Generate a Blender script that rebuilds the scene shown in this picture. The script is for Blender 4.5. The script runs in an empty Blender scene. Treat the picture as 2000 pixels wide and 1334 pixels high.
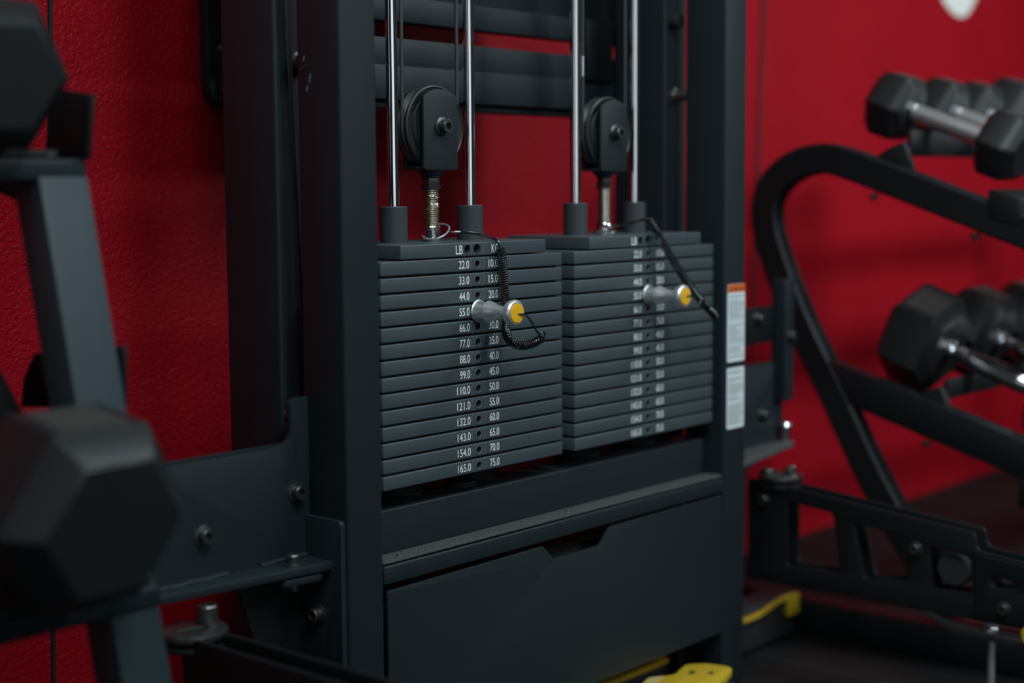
import bpy, bmesh, math, random
from mathutils import Vector, Matrix
random.seed(4)
SC = bpy.context.scene
COL = SC.collection
PI = math.pi
ZO = 0.67                      # floor level below the row of the first pin hole
# ------------------------------------------------------------------ camera
cam_d = bpy.data.cameras.new('camera'); cam = bpy.data.objects.new('camera', cam_d); COL.objects.link(cam)
cam_d.sensor_width = 36.0; cam_d.lens = 54.0
def cam_rot(yaw, pitch, roll):
    f = Vector((math.sin(yaw)*math.cos(pitch), math.cos(yaw)*math.cos(pitch), -math.sin(pitch)))
    r = Vector((math.cos(yaw), -math.sin(yaw), 0)); d = f.cross(r)
    c, s = math.cos(roll), math.sin(roll)
    r2 = c*r + s*d; d2 = -s*r + c*d
    return Matrix((r2, -d2, -f)).transposed()
cam.matrix_world = Matrix.Translation((-1.37832, -1.25272, 0.08967+ZO)) @ cam_rot(math.radians(49.0116), math.radians(5.6569), math.radians(0.39093)).to_4x4()
cam_d.dof.use_dof = True; cam_d.dof.focus_distance = 1.86; cam_d.dof.aperture_fstop = 1.9
cam_d.clip_start = 0.02
SC.camera = cam
# ------------------------------------------------------------------ light
SC.view_settings.view_transform = 'Standard'; SC.view_settings.look = 'None'
SC.view_settings.exposure = 0.0; SC.view_settings.gamma = 1.0; SC.view_settings.use_curve_mapping = False
wd = bpy.data.worlds.new('gym_air'); SC.world = wd; wd.use_nodes = True
wd.node_tree.nodes['Background'].inputs[0].default_value = (0.80, 0.80, 0.80, 1); wd.node_tree.nodes['Background'].inputs[1].default_value = 0.022
def area(name, loc, target, sx, sy, power, col, spread=180):
    l = bpy.data.lights.new(name, 'AREA'); l.shape = 'RECTANGLE'; l.size = sx; l.size_y = sy; l.energy = power; l.color = col; l.spread = math.radians(spread)
    o = bpy.data.objects.new(name, l); COL.objects.link(o); o.location = loc
    o.rotation_euler = (Vector(target)-Vector(loc)).to_track_quat('-Z', 'Y').to_euler()
    return o
area('ceiling_lamp', (1.1, -1.3, 2.25), (1.1, -1.0, 0), 0.30, 1.2, 19, (0.80, 0.95, 1.0))
area('ceiling_lamp', (2.5, -1.2, 2.25), (2.4, -0.9, 0), 0.30, 1.2, 8, (0.92, 0.98, 1.0))
area('ceiling_lamp', (2.2, -3.3, 2.2), (2.1, 0.44, 0.85), 1.3, 0.4, 14, (0.95, 0.98, 1.0), 70)
area('ceiling_lamp', (-0.45, -1.3, 2.25), (-0.3, -1.0, 0), 0.30, 1.2, 25, (0.80, 0.95, 1.0))
area('ceiling_lamp', (-1.1, -1.2, 2.25), (-0.8, -0.6, 0), 0.30, 1.2, 14, (0.95, 0.97, 1.0))
area('shopfront_window', (-2.4, -5.6, 1.35), (0.2, 0.4, 0.9), 4.4, 1.5, 20, (0.86, 0.96, 1.0))
area('side_window', (-5.2, -1.0, 1.30), (0, 0.1, 0.9), 2.5, 1.5, 9, (0.92, 0.97, 1.0))

# ------------------------------------------------------------------ materials
def mat(name, col, rough=0.5, metal=0.0, bump=0.0, bscale=400, vary=0.0, vscale=6, spec=0.5, coat=0.0):
    m = bpy.data.materials.new(name); m.use_nodes = True
    nt = m.node_tree; b = nt.nodes['Principled BSDF']
    b.inputs['Base Color'].default_value = (*col, 1); b.inputs['Roughness'].default_value = rough; b.inputs['Metallic'].default_value = metal
    b.inputs['Specular IOR Level'].default_value = spec
    if coat: b.inputs['Coat Weight'].default_value = coat; b.inputs['Coat Roughness'].default_value = 0.25
    tc = nt.nodes.new('ShaderNodeTexCoord')
    if bump:
        n = nt.nodes.new('ShaderNodeTexNoise'); n.inputs['Scale'].default_value = bscale; n.inputs['Detail'].default_value = 3
        bp = nt.nodes.new('ShaderNodeBump'); bp.inputs['Strength'].default_value = bump; bp.inputs['Distance'].default_value = 0.002
        nt.links.new(tc.outputs['Object'], n.inputs['Vector']); nt.links.new(n.outputs['Fac'], bp.inputs['Height']); nt.links.new(bp.outputs['Normal'], b.inputs['Normal'])
    if vary:
        n2 = nt.nodes.new('ShaderNodeTexNoise'); n2.inputs['Scale'].default_value = vscale; n2.inputs['Detail'].default_value = 5
        mx = nt.nodes.new('ShaderNodeMix'); mx.data_type = 'RGBA'
        mx.inputs['A'].default_value = (*[c*(1-vary) for c in col], 1); mx.inputs['B'].default_value = (*[min(1, c*(1+vary)) for c in col], 1)
        nt.links.new(tc.outputs['Object'], n2.inputs['Vector']); nt.links.new(n2.outputs['Fac'], mx.inputs['Factor']); nt.links.new(mx.outputs['Result'], b.inputs['Base Color'])
    return m
M_black = mat('black_powder_coat', (0.0115, 0.0195, 0.0240), 0.50, bump=0.10, bscale=900, vary=0.12, spec=0.35)
M_leg = mat('slate_powder_coat', (0.021, 0.036, 0.044), 0.50, bump=0.10, bscale=900, vary=0.08, spec=0.35)
M_plate = mat('charcoal_plate_paint', (0.048, 0.067, 0.076), 0.45, bump=0.12, bscale=700, vary=0.10, vscale=20)
M_arm = mat('satin_black_steel', (0.0075, 0.0100, 0.0115), 0.45, bump=0.08, bscale=800, spec=0.35)
M_chrome = mat('polished_chrome', (0.78, 0.80, 0.83), 0.10, 1.0)
M_brushed = mat('brushed_chrome', (0.72, 0.71, 0.70), 0.36, 0.9, bump=0.15, bscale=1500)
M_alu = mat('satin_aluminium', (0.80, 0.84, 0.86), 0.36, 0.85)
M_bolt = mat('blackened_bolt_steel', (0.13, 0.14, 0.135), 0.36, 0.9)
M_zinc = mat('worn_zinc', (0.36, 0.35, 0.32), 0.34, 1.0, vary=0.3, vscale=60)
M_thread = mat('threaded_steel', (0.50, 0.49, 0.45), 0.30, 1.0)
M_wire = mat('grey_coated_wire', (0.28, 0.31, 0.32), 0.35, 0.5)
M_rubber = mat('black_rubber', (0.020, 0.022, 0.024), 0.58, bump=0.15, bscale=300, vary=0.2)
M_bumper = mat('matte_black_rubber', (0.010, 0.011, 0.012), 0.75)
M_hex = mat('hex_rubber', (0.012, 0.0145, 0.016), 0.40, bump=0.15, bscale=220, vary=0.15, vscale=15)
M_stamp = mat('dull_stamped_rubber', (0.030, 0.027, 0.025), 0.7, bump=0.2, bscale=260)
M_collar = mat('charcoal_rubber', (0.026, 0.037, 0.043), 0.6, bump=0.1, bscale=500)
M_coil = mat('glossy_black_plastic', (0.008, 0.009, 0.010), 0.22, coat=0.6)
M_cable = mat('grey_black_cable', (0.035, 0.040, 0.042), 0.4)
M_pulley = mat('black_nylon', (0.010, 0.012, 0.013), 0.42)
M_white = mat('white_print', (0.84, 0.90, 0.92), 0.6)
M_ring = mat('worn_bare_metal', (0.15, 0.17, 0.175), 0.45)
M_sticker = mat('sticker_paper', (0.70, 0.80, 0.82), 0.55)
M_stickertext = mat('grey_print', (0.22, 0.28, 0.29), 0.6)
M_orange = mat('orange_print', (0.62, 0.13, 0.015), 0.55)
M_darkprint = mat('black_print', (0.05, 0.015, 0.01), 0.6)
M_yellowcap = mat('yellow_cap', (0.83, 0.43, 0.012), 0.45)
M_yellow = mat('yellow_plastic', (0.55, 0.37, 0.02), 0.50, vary=0.15, vscale=14)
M_yelworn = mat('scuffed_yellow', (0.46, 0.38, 0.14), 0.60, vary=0.2, vscale=40)
M_decal = mat('white_wall_paint', (0.72, 0.78, 0.74), 0.6)
M_seam = mat('dark_joint_strip', (0.010, 0.009, 0.010), 0.6)
# film
m = M_film = bpy.data.materials.new('clear_film'); m.use_nodes = True; nt = m.node_tree
for n in list(nt.nodes): nt.nodes.remove(n)
o_ = nt.nodes.new('ShaderNodeOutputMaterial'); t_ = nt.nodes.new('ShaderNodeBsdfTransparent'); g_ = nt.nodes.new('ShaderNodeBsdfGlossy'); x_ = nt.nodes.new('ShaderNodeMixShader')
t_.inputs[0].default_value = (0.94, 0.91, 0.84, 1); g_.inputs['Roughness'].default_value = 0.12; x_.inputs[0].default_value = 0.07; g_.inputs[0].default_value = (0.95, 0.9, 0.75, 1)
nt.links.new(t_.outputs[0], x_.inputs[1]); nt.links.new(g_.outputs[0], x_.inputs[2]); nt.links.new(x_.outputs[0], o_.inputs[0])
# red wall: orange-peel gloss paint
m = M_red = mat('red_wall_paint', (0.30, 0.004, 0.011), 0.34, spec=0.12); nt = m.node_tree; b = nt.nodes['Principled BSDF']
tc = nt.nodes['Texture Coordinate'] if 'Texture Coordinate' in nt.nodes else nt.nodes.new('ShaderNodeTexCoord')
n1 = nt.nodes.new('ShaderNodeTexNoise'); n1.inputs['Scale'].default_value = 165; n1.inputs['Detail'].default_value = 4; n1.inputs['Roughness'].default_value = 0.55; n1.inputs['Distortion'].default_value = 0.6
n2 = nt.nodes.new('ShaderNodeTexNoise'); n2.inputs['Scale'].default_value = 5; n2.inputs['Detail'].default_value = 6
bp = nt.nodes.new('ShaderNodeBump'); bp.inputs['Strength'].default_value = 0.75; bp.inputs['Distance'].default_value = 0.004
mx = nt.nodes.new('ShaderNodeMix'); mx.data_type = 'RGBA'; mx.inputs['A'].default_value = (0.27, 0.003, 0.010, 1); mx.inputs['B'].default_value = (0.35, 0.006, 0.014, 1)
for q in (n1, n2): nt.links.new(tc.outputs['Object'], q.inputs['Vector'])
nt.links.new(n1.outputs['Fac'], bp.inputs['Height']); nt.links.new(bp.outputs['Normal'], b.inputs['Normal'])
nt.links.new(n2.outputs['Fac'], mx.inputs['Factor']); nt.links.new(mx.outputs['Result'], b.inputs['Base Color'])
# rubber floor with sparse flecks
m = M_floor = mat('rubber_floor', (0.008, 0.009, 0.010), 0.6, bump=0.3, bscale=250, spec=0.25); nt = m.node_tree; b = nt.nodes['Principled BSDF']
n3 = nt.nodes.new('ShaderNodeTexNoise'); n3.inputs['Scale'].default_value = 320; rp = nt.nodes.new('ShaderNodeValToRGB')
rp.color_ramp.elements[0].position = 0.62; rp.color_ramp.elements[0].color = (0.0075, 0.009, 0.0098, 1); rp.color_ramp.elements[1].position = 0.72; rp.color_ramp.elements[1].color = (0.035, 0.04, 0.043, 1)
nt.links.new(nt.nodes['Texture Coordinate'].outputs['Object'], n3.inputs['Vector']); nt.links.new(n3.outputs['Fac'], rp.inputs[0]); nt.links.new(rp.outputs[0], b.inputs['Base Color'])
# dusty ledge; also paints the lit top of the right hinge plate
m = M_dust_lit = mat('dusty_lit_black', (0.034, 0.037, 0.036), 0.7, bump=0.25, bscale=900); nt = m.node_tree; b = nt.nodes['Principled BSDF']
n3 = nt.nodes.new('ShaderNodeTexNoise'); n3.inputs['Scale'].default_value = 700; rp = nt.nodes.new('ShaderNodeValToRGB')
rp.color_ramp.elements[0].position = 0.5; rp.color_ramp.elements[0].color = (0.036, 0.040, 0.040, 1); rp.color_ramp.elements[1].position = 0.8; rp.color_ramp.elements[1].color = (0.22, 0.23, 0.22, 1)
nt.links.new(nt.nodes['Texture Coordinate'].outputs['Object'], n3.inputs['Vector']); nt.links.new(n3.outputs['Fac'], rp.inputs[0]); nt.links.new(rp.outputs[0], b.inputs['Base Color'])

# ------------------------------------------------------------------ mesh helpers
ORG = Vector((0, 0, 0))          # origin of the thing being built
def frame(axis, up=(0, 0, 1)):
    a = Vector(axis).normalized(); u = Vector(up)
    if abs(a.dot(u)) > 0.98: u = Vector((0, 1, 0)) if abs(a.y) < 0.9 else Vector((1, 0, 0))
    s = u.cross(a).normalized(); u = a.cross(s)
    return Matrix((s, u, a)).transposed()      # local x=side, y=up, z=axis
class MB:
    """collects shapes; z is given above the pin-hole row, ZO lifts it to the floor"""
    def __init__(s, local=False): s.bm = bmesh.new(); s.local = local
    def _add(s, tb, bevel=0, seg=2, angle=None):
        if bevel:
            es = [e for e in tb.edges if len(e.link_faces) == 2 and e.calc_face_angle(0) > 0.5]
            bmesh.ops.bevel(tb, geom=es, offset=bevel, segments=seg, profile=0.5, affect='EDGES', clamp_overlap=True)
        me = bpy.data.meshes.new('tmp'); tb.to_mesh(me); tb.free(); s.bm.from_mesh(me); bpy.data.meshes.remove(me)
    def box(s, x0, x1, y0, y1, z0, z1, bevel=0, seg=2):
        tb = bmesh.new(); bmesh.ops.create_cube(tb, size=1)
        bmesh.ops.scale(tb, verts=tb.verts, vec=(x1-x0, y1-y0, z1-z0)); bmesh.ops.translate(tb, verts=tb.verts, vec=((x0+x1)/2, (y0+y1)/2, (z0+z1)/2))
        s._add(tb, bevel, seg); return s
    def beam(s, p0, p1, w, h, up=(0, 0, 1), bevel=0, seg=2):
        p0, p1 = Vector(p0), Vector(p1); L = (p1-p0).length
        tb = bmesh.new(); bmesh.ops.create_cube(tb, size=1); bmesh.ops.scale(tb, verts=tb.verts, vec=(w, h, L))
        bmesh.ops.transform(tb, matrix=Matrix.Translation((p0+p1)/2) @ frame(p1-p0, up).to_4x4(), verts=tb.verts)
        s._add(tb, bevel, seg); return s
    def lathe(s, p0, axis, prof, n=32, up=(0, 0, 1), rot=0.0, cap=True):
        F = frame(axis, up); p0 = Vector(p0); tb = bmesh.new(); rings = []
        for (t, r) in prof:
            rings.append([tb.verts.new(p0 + F @ Vector((r*math.cos(2*PI*k/n+rot), r*math.sin(2*PI*k/n+rot), t))) for k in range(n)])
        for a, b in zip(rings, rings[1:]):
            for k in range(n): tb.faces.new((a[k], a[(k+1) % n], b[(k+1) % n], b[k]))
        if cap: tb.faces.new(rings[0][::-1]); tb.faces.new(rings[-1])
        bmesh.ops.recalc_face_normals(tb, faces=tb.faces)
        s._add(tb); return s
    def cyl(s, p0, p1, r, n=24, bevel=0.0):
        p0, p1 = Vector(p0), Vector(p1); L = (p1-p0).length; b = bevel
        pr = [(0, r-b), (b, r), (L-b, r), (L, r-b)] if b else [(0, r), (L, r)]
        return s.lathe(p0, p1-p0, pr, n)
    def tube(s, pts, r, n=8, close=False):
        pts = [Vector(p) for p in pts]; tb = bmesh.new(); rings = []; up = None; N = len(pts)
        for i, p in enumerate(pts):
            if close: t = pts[(i+1) % N]-pts[i-1]
            else: t = pts[min(i+1, N-1)]-pts[max(i-1, 0)]
            t.normalize()
            if up is None: up = Vector((0, 0, 1)) if abs(t.z) < 0.9 else Vector((1, 0, 0))
            up = (up - t*up.dot(t)).normalized(); sd = t.cross(up)
            rr = r[i] if isinstance(r, (list, tuple)) else r
            rings.append([tb.verts.new(p + rr*(math.cos(2*PI*k/n)*up + math.sin(2*PI*k/n)*sd)) for k in range(n)])
        pr = list(zip(rings, rings[1:])) + ([(rings[-1], rings[0])] if close else [])
        for a, b in pr:
            for k in range(n): tb.faces.new((a[k], a[(k+1) % n], b[(k+1) % n], b[k]))
        if not close: tb.faces.new(rings[0][::-1]); tb.faces.new(rings[-1])
        bmesh.ops.recalc_face_normals(tb, faces=tb.faces)
        s._add(tb); return s
    def sweep(s, pts, w, h, side, bevel=0.0):
        """rectangular section of width w along 'side' and h across, swept along a planar path"""
        pts = [Vector(p) for p in pts]; side = Vector(side).normalized(); tb = bmesh.new(); rings = []; N = len(pts)
        b = bevel; sec = [(-w/2+b, -h/2), (w/2-b, -h/2), (w/2, -h/2+b), (w/2, h/2-b), (w/2-b, h/2), (-w/2+b, h/2), (-w/2, h/2-b), (-w/2, -h/2+b)] if b else [(-w/2, -h/2), (w/2, -h/2), (w/2, h/2), (-w/2, h/2)]
        for i, p in enumerate(pts):
            t = (pts[min(i+1, N-1)]-pts[max(i-1, 0)]).normalized(); nrm = t.cross(side).normalized()
            rings.append([tb.verts.new(p + side*a + nrm*c) for a, c in sec])
        k_ = len(sec)
        for a, c in zip(rings, rings[1:]):
            for k in range(k_): tb.faces.new((a[k], a[(k+1) % k_], c[(k+1) % k_], c[k]))
        tb.faces.new(rings[0][::-1]); tb.faces.new(rings[-1]); bmesh.ops.recalc_face_normals(tb, faces=tb.faces)
        s._add(tb); return s
    def plate(s, loops, plane, pos, th, bevel=0.0):
        """flat plate with holes: loops of (u,v); plane 'x' -> (y,z), 'y' -> (x,z), 'z' -> (x,y); pos = centre of thickness"""
        cu = bpy.data.curves.new('tmp', 'CURVE'); cu.dimensions = '2D'; cu.fill_mode = 'BOTH'
        cu.extrude = max(th/2-bevel, 1e-5); cu.bevel_depth = bevel; cu.bevel_resolution = 1; cu.offset = -bevel if bevel else 0
        for lp in loops:
            sp = cu.splines.new('POLY'); sp.points.add(len(lp)-1); sp.use_cyclic_u = True
            for q, (u, v) in zip(sp.points, lp): q.co = (u, v, 0, 1)
        ob = bpy.data.objects.new('tmp', cu); COL.objects.link(ob); dg = bpy.context.evaluated_depsgraph_get()
        me = bpy.data.meshes.new_from_object(ob.evaluated_get(dg)); bpy.data.objects.remove(ob); bpy.data.curves.remove(cu)
        tb = bmesh.new(); tb.from_mesh(me); bpy.data.meshes.remove(me)
        bmesh.ops.remove_doubles(tb, verts=tb.verts, dist=1e-6)
        for v in tb.verts:
            a, b, c = v.co
            v.co = {'x': (pos+c, a, b), 'y': (a, pos+c, b), 'z': (a, b, pos+c)}[plane]
        bmesh.ops.recalc_face_normals(tb, faces=tb.faces)
        s._add(tb); return s
    def poly_prism(s, pts, vec, bevel=0.0):
        tb = bmesh.new(); vs = [tb.verts.new(p) for p in pts]; f = tb.faces.new(vs)
        r = bmesh.ops.extrude_face_region(tb, geom=[f]); bmesh.ops.translate(tb, verts=[g for g in r['geom'] if isinstance(g, bmesh.types.BMVert)], vec=vec)
        bmesh.ops.recalc_face_normals(tb, faces=tb.faces); s._add(tb, bevel); return s
    def bolt(s, p, axis, r=0.0082, L=0.011, washer=True):
        a = Vector(axis).normalized(); p = Vector(p)
        if washer: s.lathe(p, a, [(0, r*1.36), (0.0016, r*1.36), (0.0022, r*1.2)], 24)
        s.lathe(p, a, [(0.0015, r*0.98), (L*0.9, r), (L, r*0.9), (L, r*0.55), (L*0.45, r*0.5)], 24)
        return s
    def build(s, name, m, parent=None, org=None):
        off = Vector((0, 0, 0)) if s.local else Vector((0, 0, ZO)) - (ORG if org is None else Vector(org))
        bmesh.ops.translate(s.bm, verts=s.bm.verts, vec=off)
        me = bpy.data.meshes.new(name); s.bm.to_mesh(me); s.bm.free()
        me.polygons.foreach_set('use_smooth', [True]*len(me.polygons)); me.set_sharp_from_angle(angle=math.radians(32))
        me.materials.append(m)
        o = bpy.data.objects.new(name, me); COL.objects.link(o)
        if parent is not None: o.parent = parent
        return o
def thing(name, loc, label, cat, group=None, rot=(0, 0, 0), lift=True):
    """an Empty at the thing's base; loc in floor-lifted coordinates"""
    global ORG
    o = bpy.data.objects.new(name, None); COL.objects.link(o); o.empty_display_size = 0.05
    o.location = Vector(loc) + Vector((0, 0, ZO if lift else 0)); o.rotation_euler = rot; ORG = o.location.copy()
    o['label'] = label; o['category'] = cat
    if group: o['group'] = group
    return o
def tag(o, label, cat, group=None):
    o['label'] = label; o['category'] = cat
    if group: o['group'] = group
    return o
def structure(o): o['kind'] = 'structure'; return o
def copy_tree(o, parent=None):
    c = o.copy(); COL.objects.link(c)
    if parent is not None: c.parent = parent
    for ch in [q for q in bpy.data.objects if q.parent == o]: copy_tree(ch, c)
    return c
def rpoly(pts, r, n=5):
    """round the corners of a polygon"""
    out = []; N = len(pts)
    for i in range(N):
        p = Vector(pts[i]); a = Vector(pts[i-1])-p; b = Vector(pts[(i+1) % N])-p
        rr = r[i] if isinstance(r, (list, tuple)) else r
        d = min(rr, a.length*0.45, b.length*0.45)
        if d < 1e-6: out.append(tuple(p)); continue
        s_, e_ = p+a.normalized()*d, p+b.normalized()*d
        for k in range(n+1):
            t = k/n; out.append(tuple((1-t)**2*s_ + 2*t*(1-t)*p + t*t*e_))
    return out
def circle(u, v, r, n=20): return [(u+r*math.cos(2*PI*k/n), v+r*math.sin(2*PI*k/n)) for k in range(n)]
def spline(pts, n=8):
    P = [Vector(p) for p in pts]; P = [2*P[0]-P[1]] + P + [2*P[-1]-P[-2]]; out = []
    for i in range(1, len(P)-2):
        for k in range(n):
            t = k/n; a, b, c, d = P[i-1:i+3]
            out.append(0.5*((2*b)+(c-a)*t+(2*a-5*b+4*c-d)*t*t+(3*b-a-3*c+d)*t**3))
    return out + [P[-2]]
def text_mesh(txt, h, w=None, depth=0.0002):
    """lettering facing -Y, centred on the origin; h = cap height, w = total width"""
    cu = bpy.data.curves.new('tmp', 'FONT'); cu.body = txt; cu.size = 1; cu.extrude = 0
    ob = bpy.data.objects.new('tmp', cu); COL.objects.link(ob); dg = bpy.context.evaluated_depsgraph_get()
    me = bpy.data.meshes.new_from_object(ob.evaluated_get(dg)); bpy.data.objects.remove(ob); bpy.data.curves.remove(cu)
    xs = [v.co.x for v in me.vertices]; ys = [v.co.y for v in me.vertices]
    sx0, sx1, sy0, sy1 = min(xs), max(xs), min(ys), max(ys); k = h/(sy1-sy0); kx = (w/(sx1-sx0)) if w else k
    tb = bmesh.new(); tb.from_mesh(me); bpy.data.meshes.remove(me)
    for v in tb.verts: v.co = ((v.co.x-(sx0+sx1)/2)*kx, 0, (v.co.y-(sy0+sy1)/2)*k)
    if depth:
        r = bmesh.ops.extrude_face_region(tb, geom=tb.faces[:]); bmesh.ops.translate(tb, verts=[g for g in r['geom'] if isinstance(g, bmesh.types.BMVert)], vec=(0, -depth, 0))
        bmesh.ops.recalc_face_normals(tb, faces=tb.faces)
    return tb
def cut(o, cutters):
    """boolean-subtract a bmesh builder from a mesh object"""
    c = cutters.build('tmp', M_black); mo = o.modifiers.new('b', 'BOOLEAN'); mo.operation = 'DIFFERENCE'; mo.object = c; mo.solver = 'EXACT'
    bpy.context.view_layer.update(); dg = bpy.context.evaluated_depsgraph_get()
    me = bpy.data.meshes.new_from_object(o.evaluated_get(dg)); o.modifiers.clear(); old = o.data; nm = old.name; o.data = me; bpy.data.meshes.remove(old); me.name = nm
    me.polygons.foreach_set('use_smooth', [True]*len(me.polygons)); me.set_sharp_from_angle(angle=math.radians(32))
    cm = c.data; bpy.data.objects.remove(c); bpy.data.meshes.remove(cm)

# ------------------------------------------------------------------ room shell
FL = -ZO; WY = 0.443
ORG = Vector((0, 0, 0))
structure(MB().box(-1.8, 4.6, -3.2, WY+0.1, FL-0.05, FL).build('floor', M_floor))
structure(MB().box(-1.8, 4.6, WY, WY+0.1, FL, 2.4).build('wall_back', M_red))
structure(MB().beam((-0.291, WY-0.001, 0.42), (-0.330, WY-0.001, -0.668), 0.0050, 0.006, up=(0, 1, 0)).build('trim_1', M_seam))
structure(MB().beam((1.366, WY-0.001, 0.62), (1.300, WY-0.001, -0.668), 0.0075, 0.006, up=(0, 1, 0)).build('trim_2', M_seam))
ORG = Vector((2.27, WY, 0.56+ZO))
w = MB().plate([rpoly([(2.10, 0.72), (2.1746, 0.5403), (2.2035, 0.5244), (2.2383, 0.5111), (2.2761, 0.5060), (2.3138, 0.5146), (2.3366, 0.5316), (2.3623, 0.5566), (2.46, 0.72)], 0.012)], 'y', WY-0.0006, 0.001).build('wall_decal', M_decal)
w.location = ORG; tag(w, 'white painted mark with a rounded lower tip on the red wall above the right dumbbells', 'wall decal')

# ------------------------------------------------------------------ cable machine frame
XL0, XL1, XR0, XR1 = -0.2322, -0.1775, 0.5244, 0.5800
YF, YB = -0.0137, 0.058
mach = thing('cable_machine', (0.174, 0.09, FL), 'black twin-stack cable machine frame standing against the red wall', 'cable machine')
def upright(name, x0, x1, y0, y1, holes_x=None, hz=()):
    o = MB().box(x0, x1, y0, y1, FL+0.006, 1.05, 0.0045, 3).build(name, M_black, mach)
    if hz:
        c = MB()
        for (yy, zz) in hz: c.cyl((x0-0.01, yy, zz), (x0+0.012, yy, zz), 0.0046, 20)
        cut(o, c)
    return o
SP = [0.0345, -0.1415]
hz = [(y, 0.0262 - 0.1545*k) for k in (-3, -2, -1, 0, 1) for y in (-0.0003, 0.0459)]
upright('upright', XL0, XL1, YF, YB, hz=hz)
upright('upright', XR0, XR1, YF, YB, hz=hz)
upright('rear_post', XL0, XL1, 0.094, 0.190)
upright('rear_post', XR0, XR1, 0.094, 0.190)
MB().box(XL0-0.02, XL1+0.02, YF-0.03, 0.21, FL, FL+0.006, 0.001).build('foot_plate', M_arm, mach)
MB().box(XR0-0.02, XR1+0.02, YF-0.03, 0.21, FL, FL+0.006, 0.001).build('foot_plate', M_arm, mach)
MB().box(XR0+0.006, XR0+0.012, YB, 0.094, 0.50, 0.62).build('side_tie', M_arm, mach)
MB().box(XL0+0.036, XL0+0.042, YB, 0.094, 0.50, 0.62).build('side_tie', M_arm, mach)
# rear crossbars between the posts
MB().box(-0.185, 0.575, 0.197, 0.225, 0.309, 0.3425, 0.002).box(-0.185, 0.575, 0.215, 0.245, 0.3430, 0.60, 0.002).build('rear_crossbar', M_black, mach)
MB().box(-0.185, 0.575, 0.1945, 0.240, 0.2500, 0.2875, 0.002).box(-0.185, 0.575, 0.1925, 0.238, 0.2075, 0.2520, 0.002).box(-0.185, 0.575, 0.206, 0.230, 0.1970, 0.2080, 0.001).build('rear_crossbar', M_black, mach)
MB().box(0.452, 0.517, 0.1855, 0.1935, 0.2515, 0.3420, 0.002).build('mounting_plate', M_arm, mach)
for px_ in (-0.198, 0.552):
    MB().box(px_-0.018, px_+0.018, 0.186, 0.1975, 0.21, 0.34, 0.001).build('mounting_plate', M_arm, mach)
# base shelf that carries the stacks, ledge, cross beam and drawer front
MB().box(XL1, XR0, 0.0170, 0.150, -0.335, -0.2815, 0.003, 3).build('base_shelf', M_black, mach)
led = MB().plate([rpoly([(XL1+0.0005, YF+0.0005), (XR0-0.0005, YF+0.0005), (XR0-0.0005, 0.0185), (XL1+0.0005, 0.0185)], [0.006, 0.006, 0, 0])], 'z', -0.3352, 0.0022, 0.0003).build('ledge', M_dust_lit, mach)
for sx in (-0.139, 0.174, 0.496):
    MB().lathe((sx, 0.0, -0.3342), (0, 0, 1), [(0, 0.0042), (0.0012, 0.0040), (0.0020, 0.0028), (0.0021, 0.0018), (0.0010, 0.0015)], 16).build('screw', M_zinc, led)
MB().box(XL1+0.0008, XR0-0.0008, YF, 0.0175, -0.3608, -0.3385, 0.0025, 3).build('cross_beam', M_black, mach)
ft = -0.3662
dr = MB().plate([rpoly([(XL1+0.006, ft-0.002), (0.1069, ft), (0.1285, ft-0.0205), (0.2245, ft-0.0205), (0.2474, ft+0.0015), (XR0-0.003, ft+0.002), (XR0-0.003, -0.5735), (XL1+0.006, -0.5745)], [0.004, 0.003, 0.003, 0.003, 0.003, 0.003, 0.003, 0.003], 4)], 'y', YF+0.0025, 0.004, 0.0006).build('drawer_front', M_black, mach)
MB().box(XL1+0.012, XR0-0.012, YF+0.03, 0.15, -0.55, -0.39).build('drawer_box', M_bumper, mach)
# guide rods and bumpers
SXC = (0.0, 0.4620*0.76)
SX = (0.0, 0.3513)
for cx in SX:
    for s_ in (-1, 1):
        x = cx + s_*0.0680
        MB().cyl((x, 0.0735, -0.281), (x, 0.0735, 1.0), 0.0073, 32).build('guide_rod', M_chrome, mach)
        MB().lathe((x, 0.0735, -0.2812), (0, 0, 1), [(0, 0.030), (0.003, 0.0325), (0.020, 0.0325), (0.0230, 0.030)], 40).build('rubber_bumper', M_bumper, mach)
MB().lathe((0.022, 0.052, -0.2812), (0, 0, 1), [(0, 0.02), (0.004, 0.0205), (0.006, 0.019)], 30).build('rubber_foot', M_bumper, mach)
# stickers on the right upright
def sticker(z0, z1, head):
    st = MB().plate([rpoly([(0.5312, z0), (0.5772, z0), (0.5772, z1), (0.5312, z1)], 0.003)], 'y', YF-0.0003, 0.0006).build('warning_sticker', M_sticker, mach)
    st['label'] = 'white printed sticker' + (' with orange header' if head else '')
    zt = z1-0.004
    if head:
        MB().plate([rpoly([(0.5314, z1-0.0120), (0.5770, z1-0.0120), (0.5770, z1-0.0002), (0.5314, z1-0.0002)], [0, 0, 0.003, 0.003])], 'y', YF-0.0008, 0.0004).build('header', M_orange, st)
        mb = MB(); tb = text_mesh('WARNING', 0.0052, 0.036, 0); bmesh.ops.translate(tb, verts=tb.verts, vec=(0.5542, YF-0.0012, z1-0.0072)); mb._add(tb); mb.build('header_lettering', M_darkprint, st)
        zt = z1-0.016
    mb = MB(); z = zt
    while z > z0+0.005:
        if random.random() < 0.90:
            x = 0.5345; e = 0.574 - (0.0 if random.random() < 0.75 else random.uniform(0.004, 0.02))
            while x < e:
                l_ = random.uniform(0.0015, 0.005); mb.box(x, min(x+l_, e), YF-0.0009, YF-0.0006, z-0.00035, z+0.00035); x += l_+0.0008
        z -= 0.0018
    mb.build('fine_print', M_stickertext, st)
sticker(-0.1672, -0.0520, True)
sticker(-0.2672, -0.1762, False)
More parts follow.
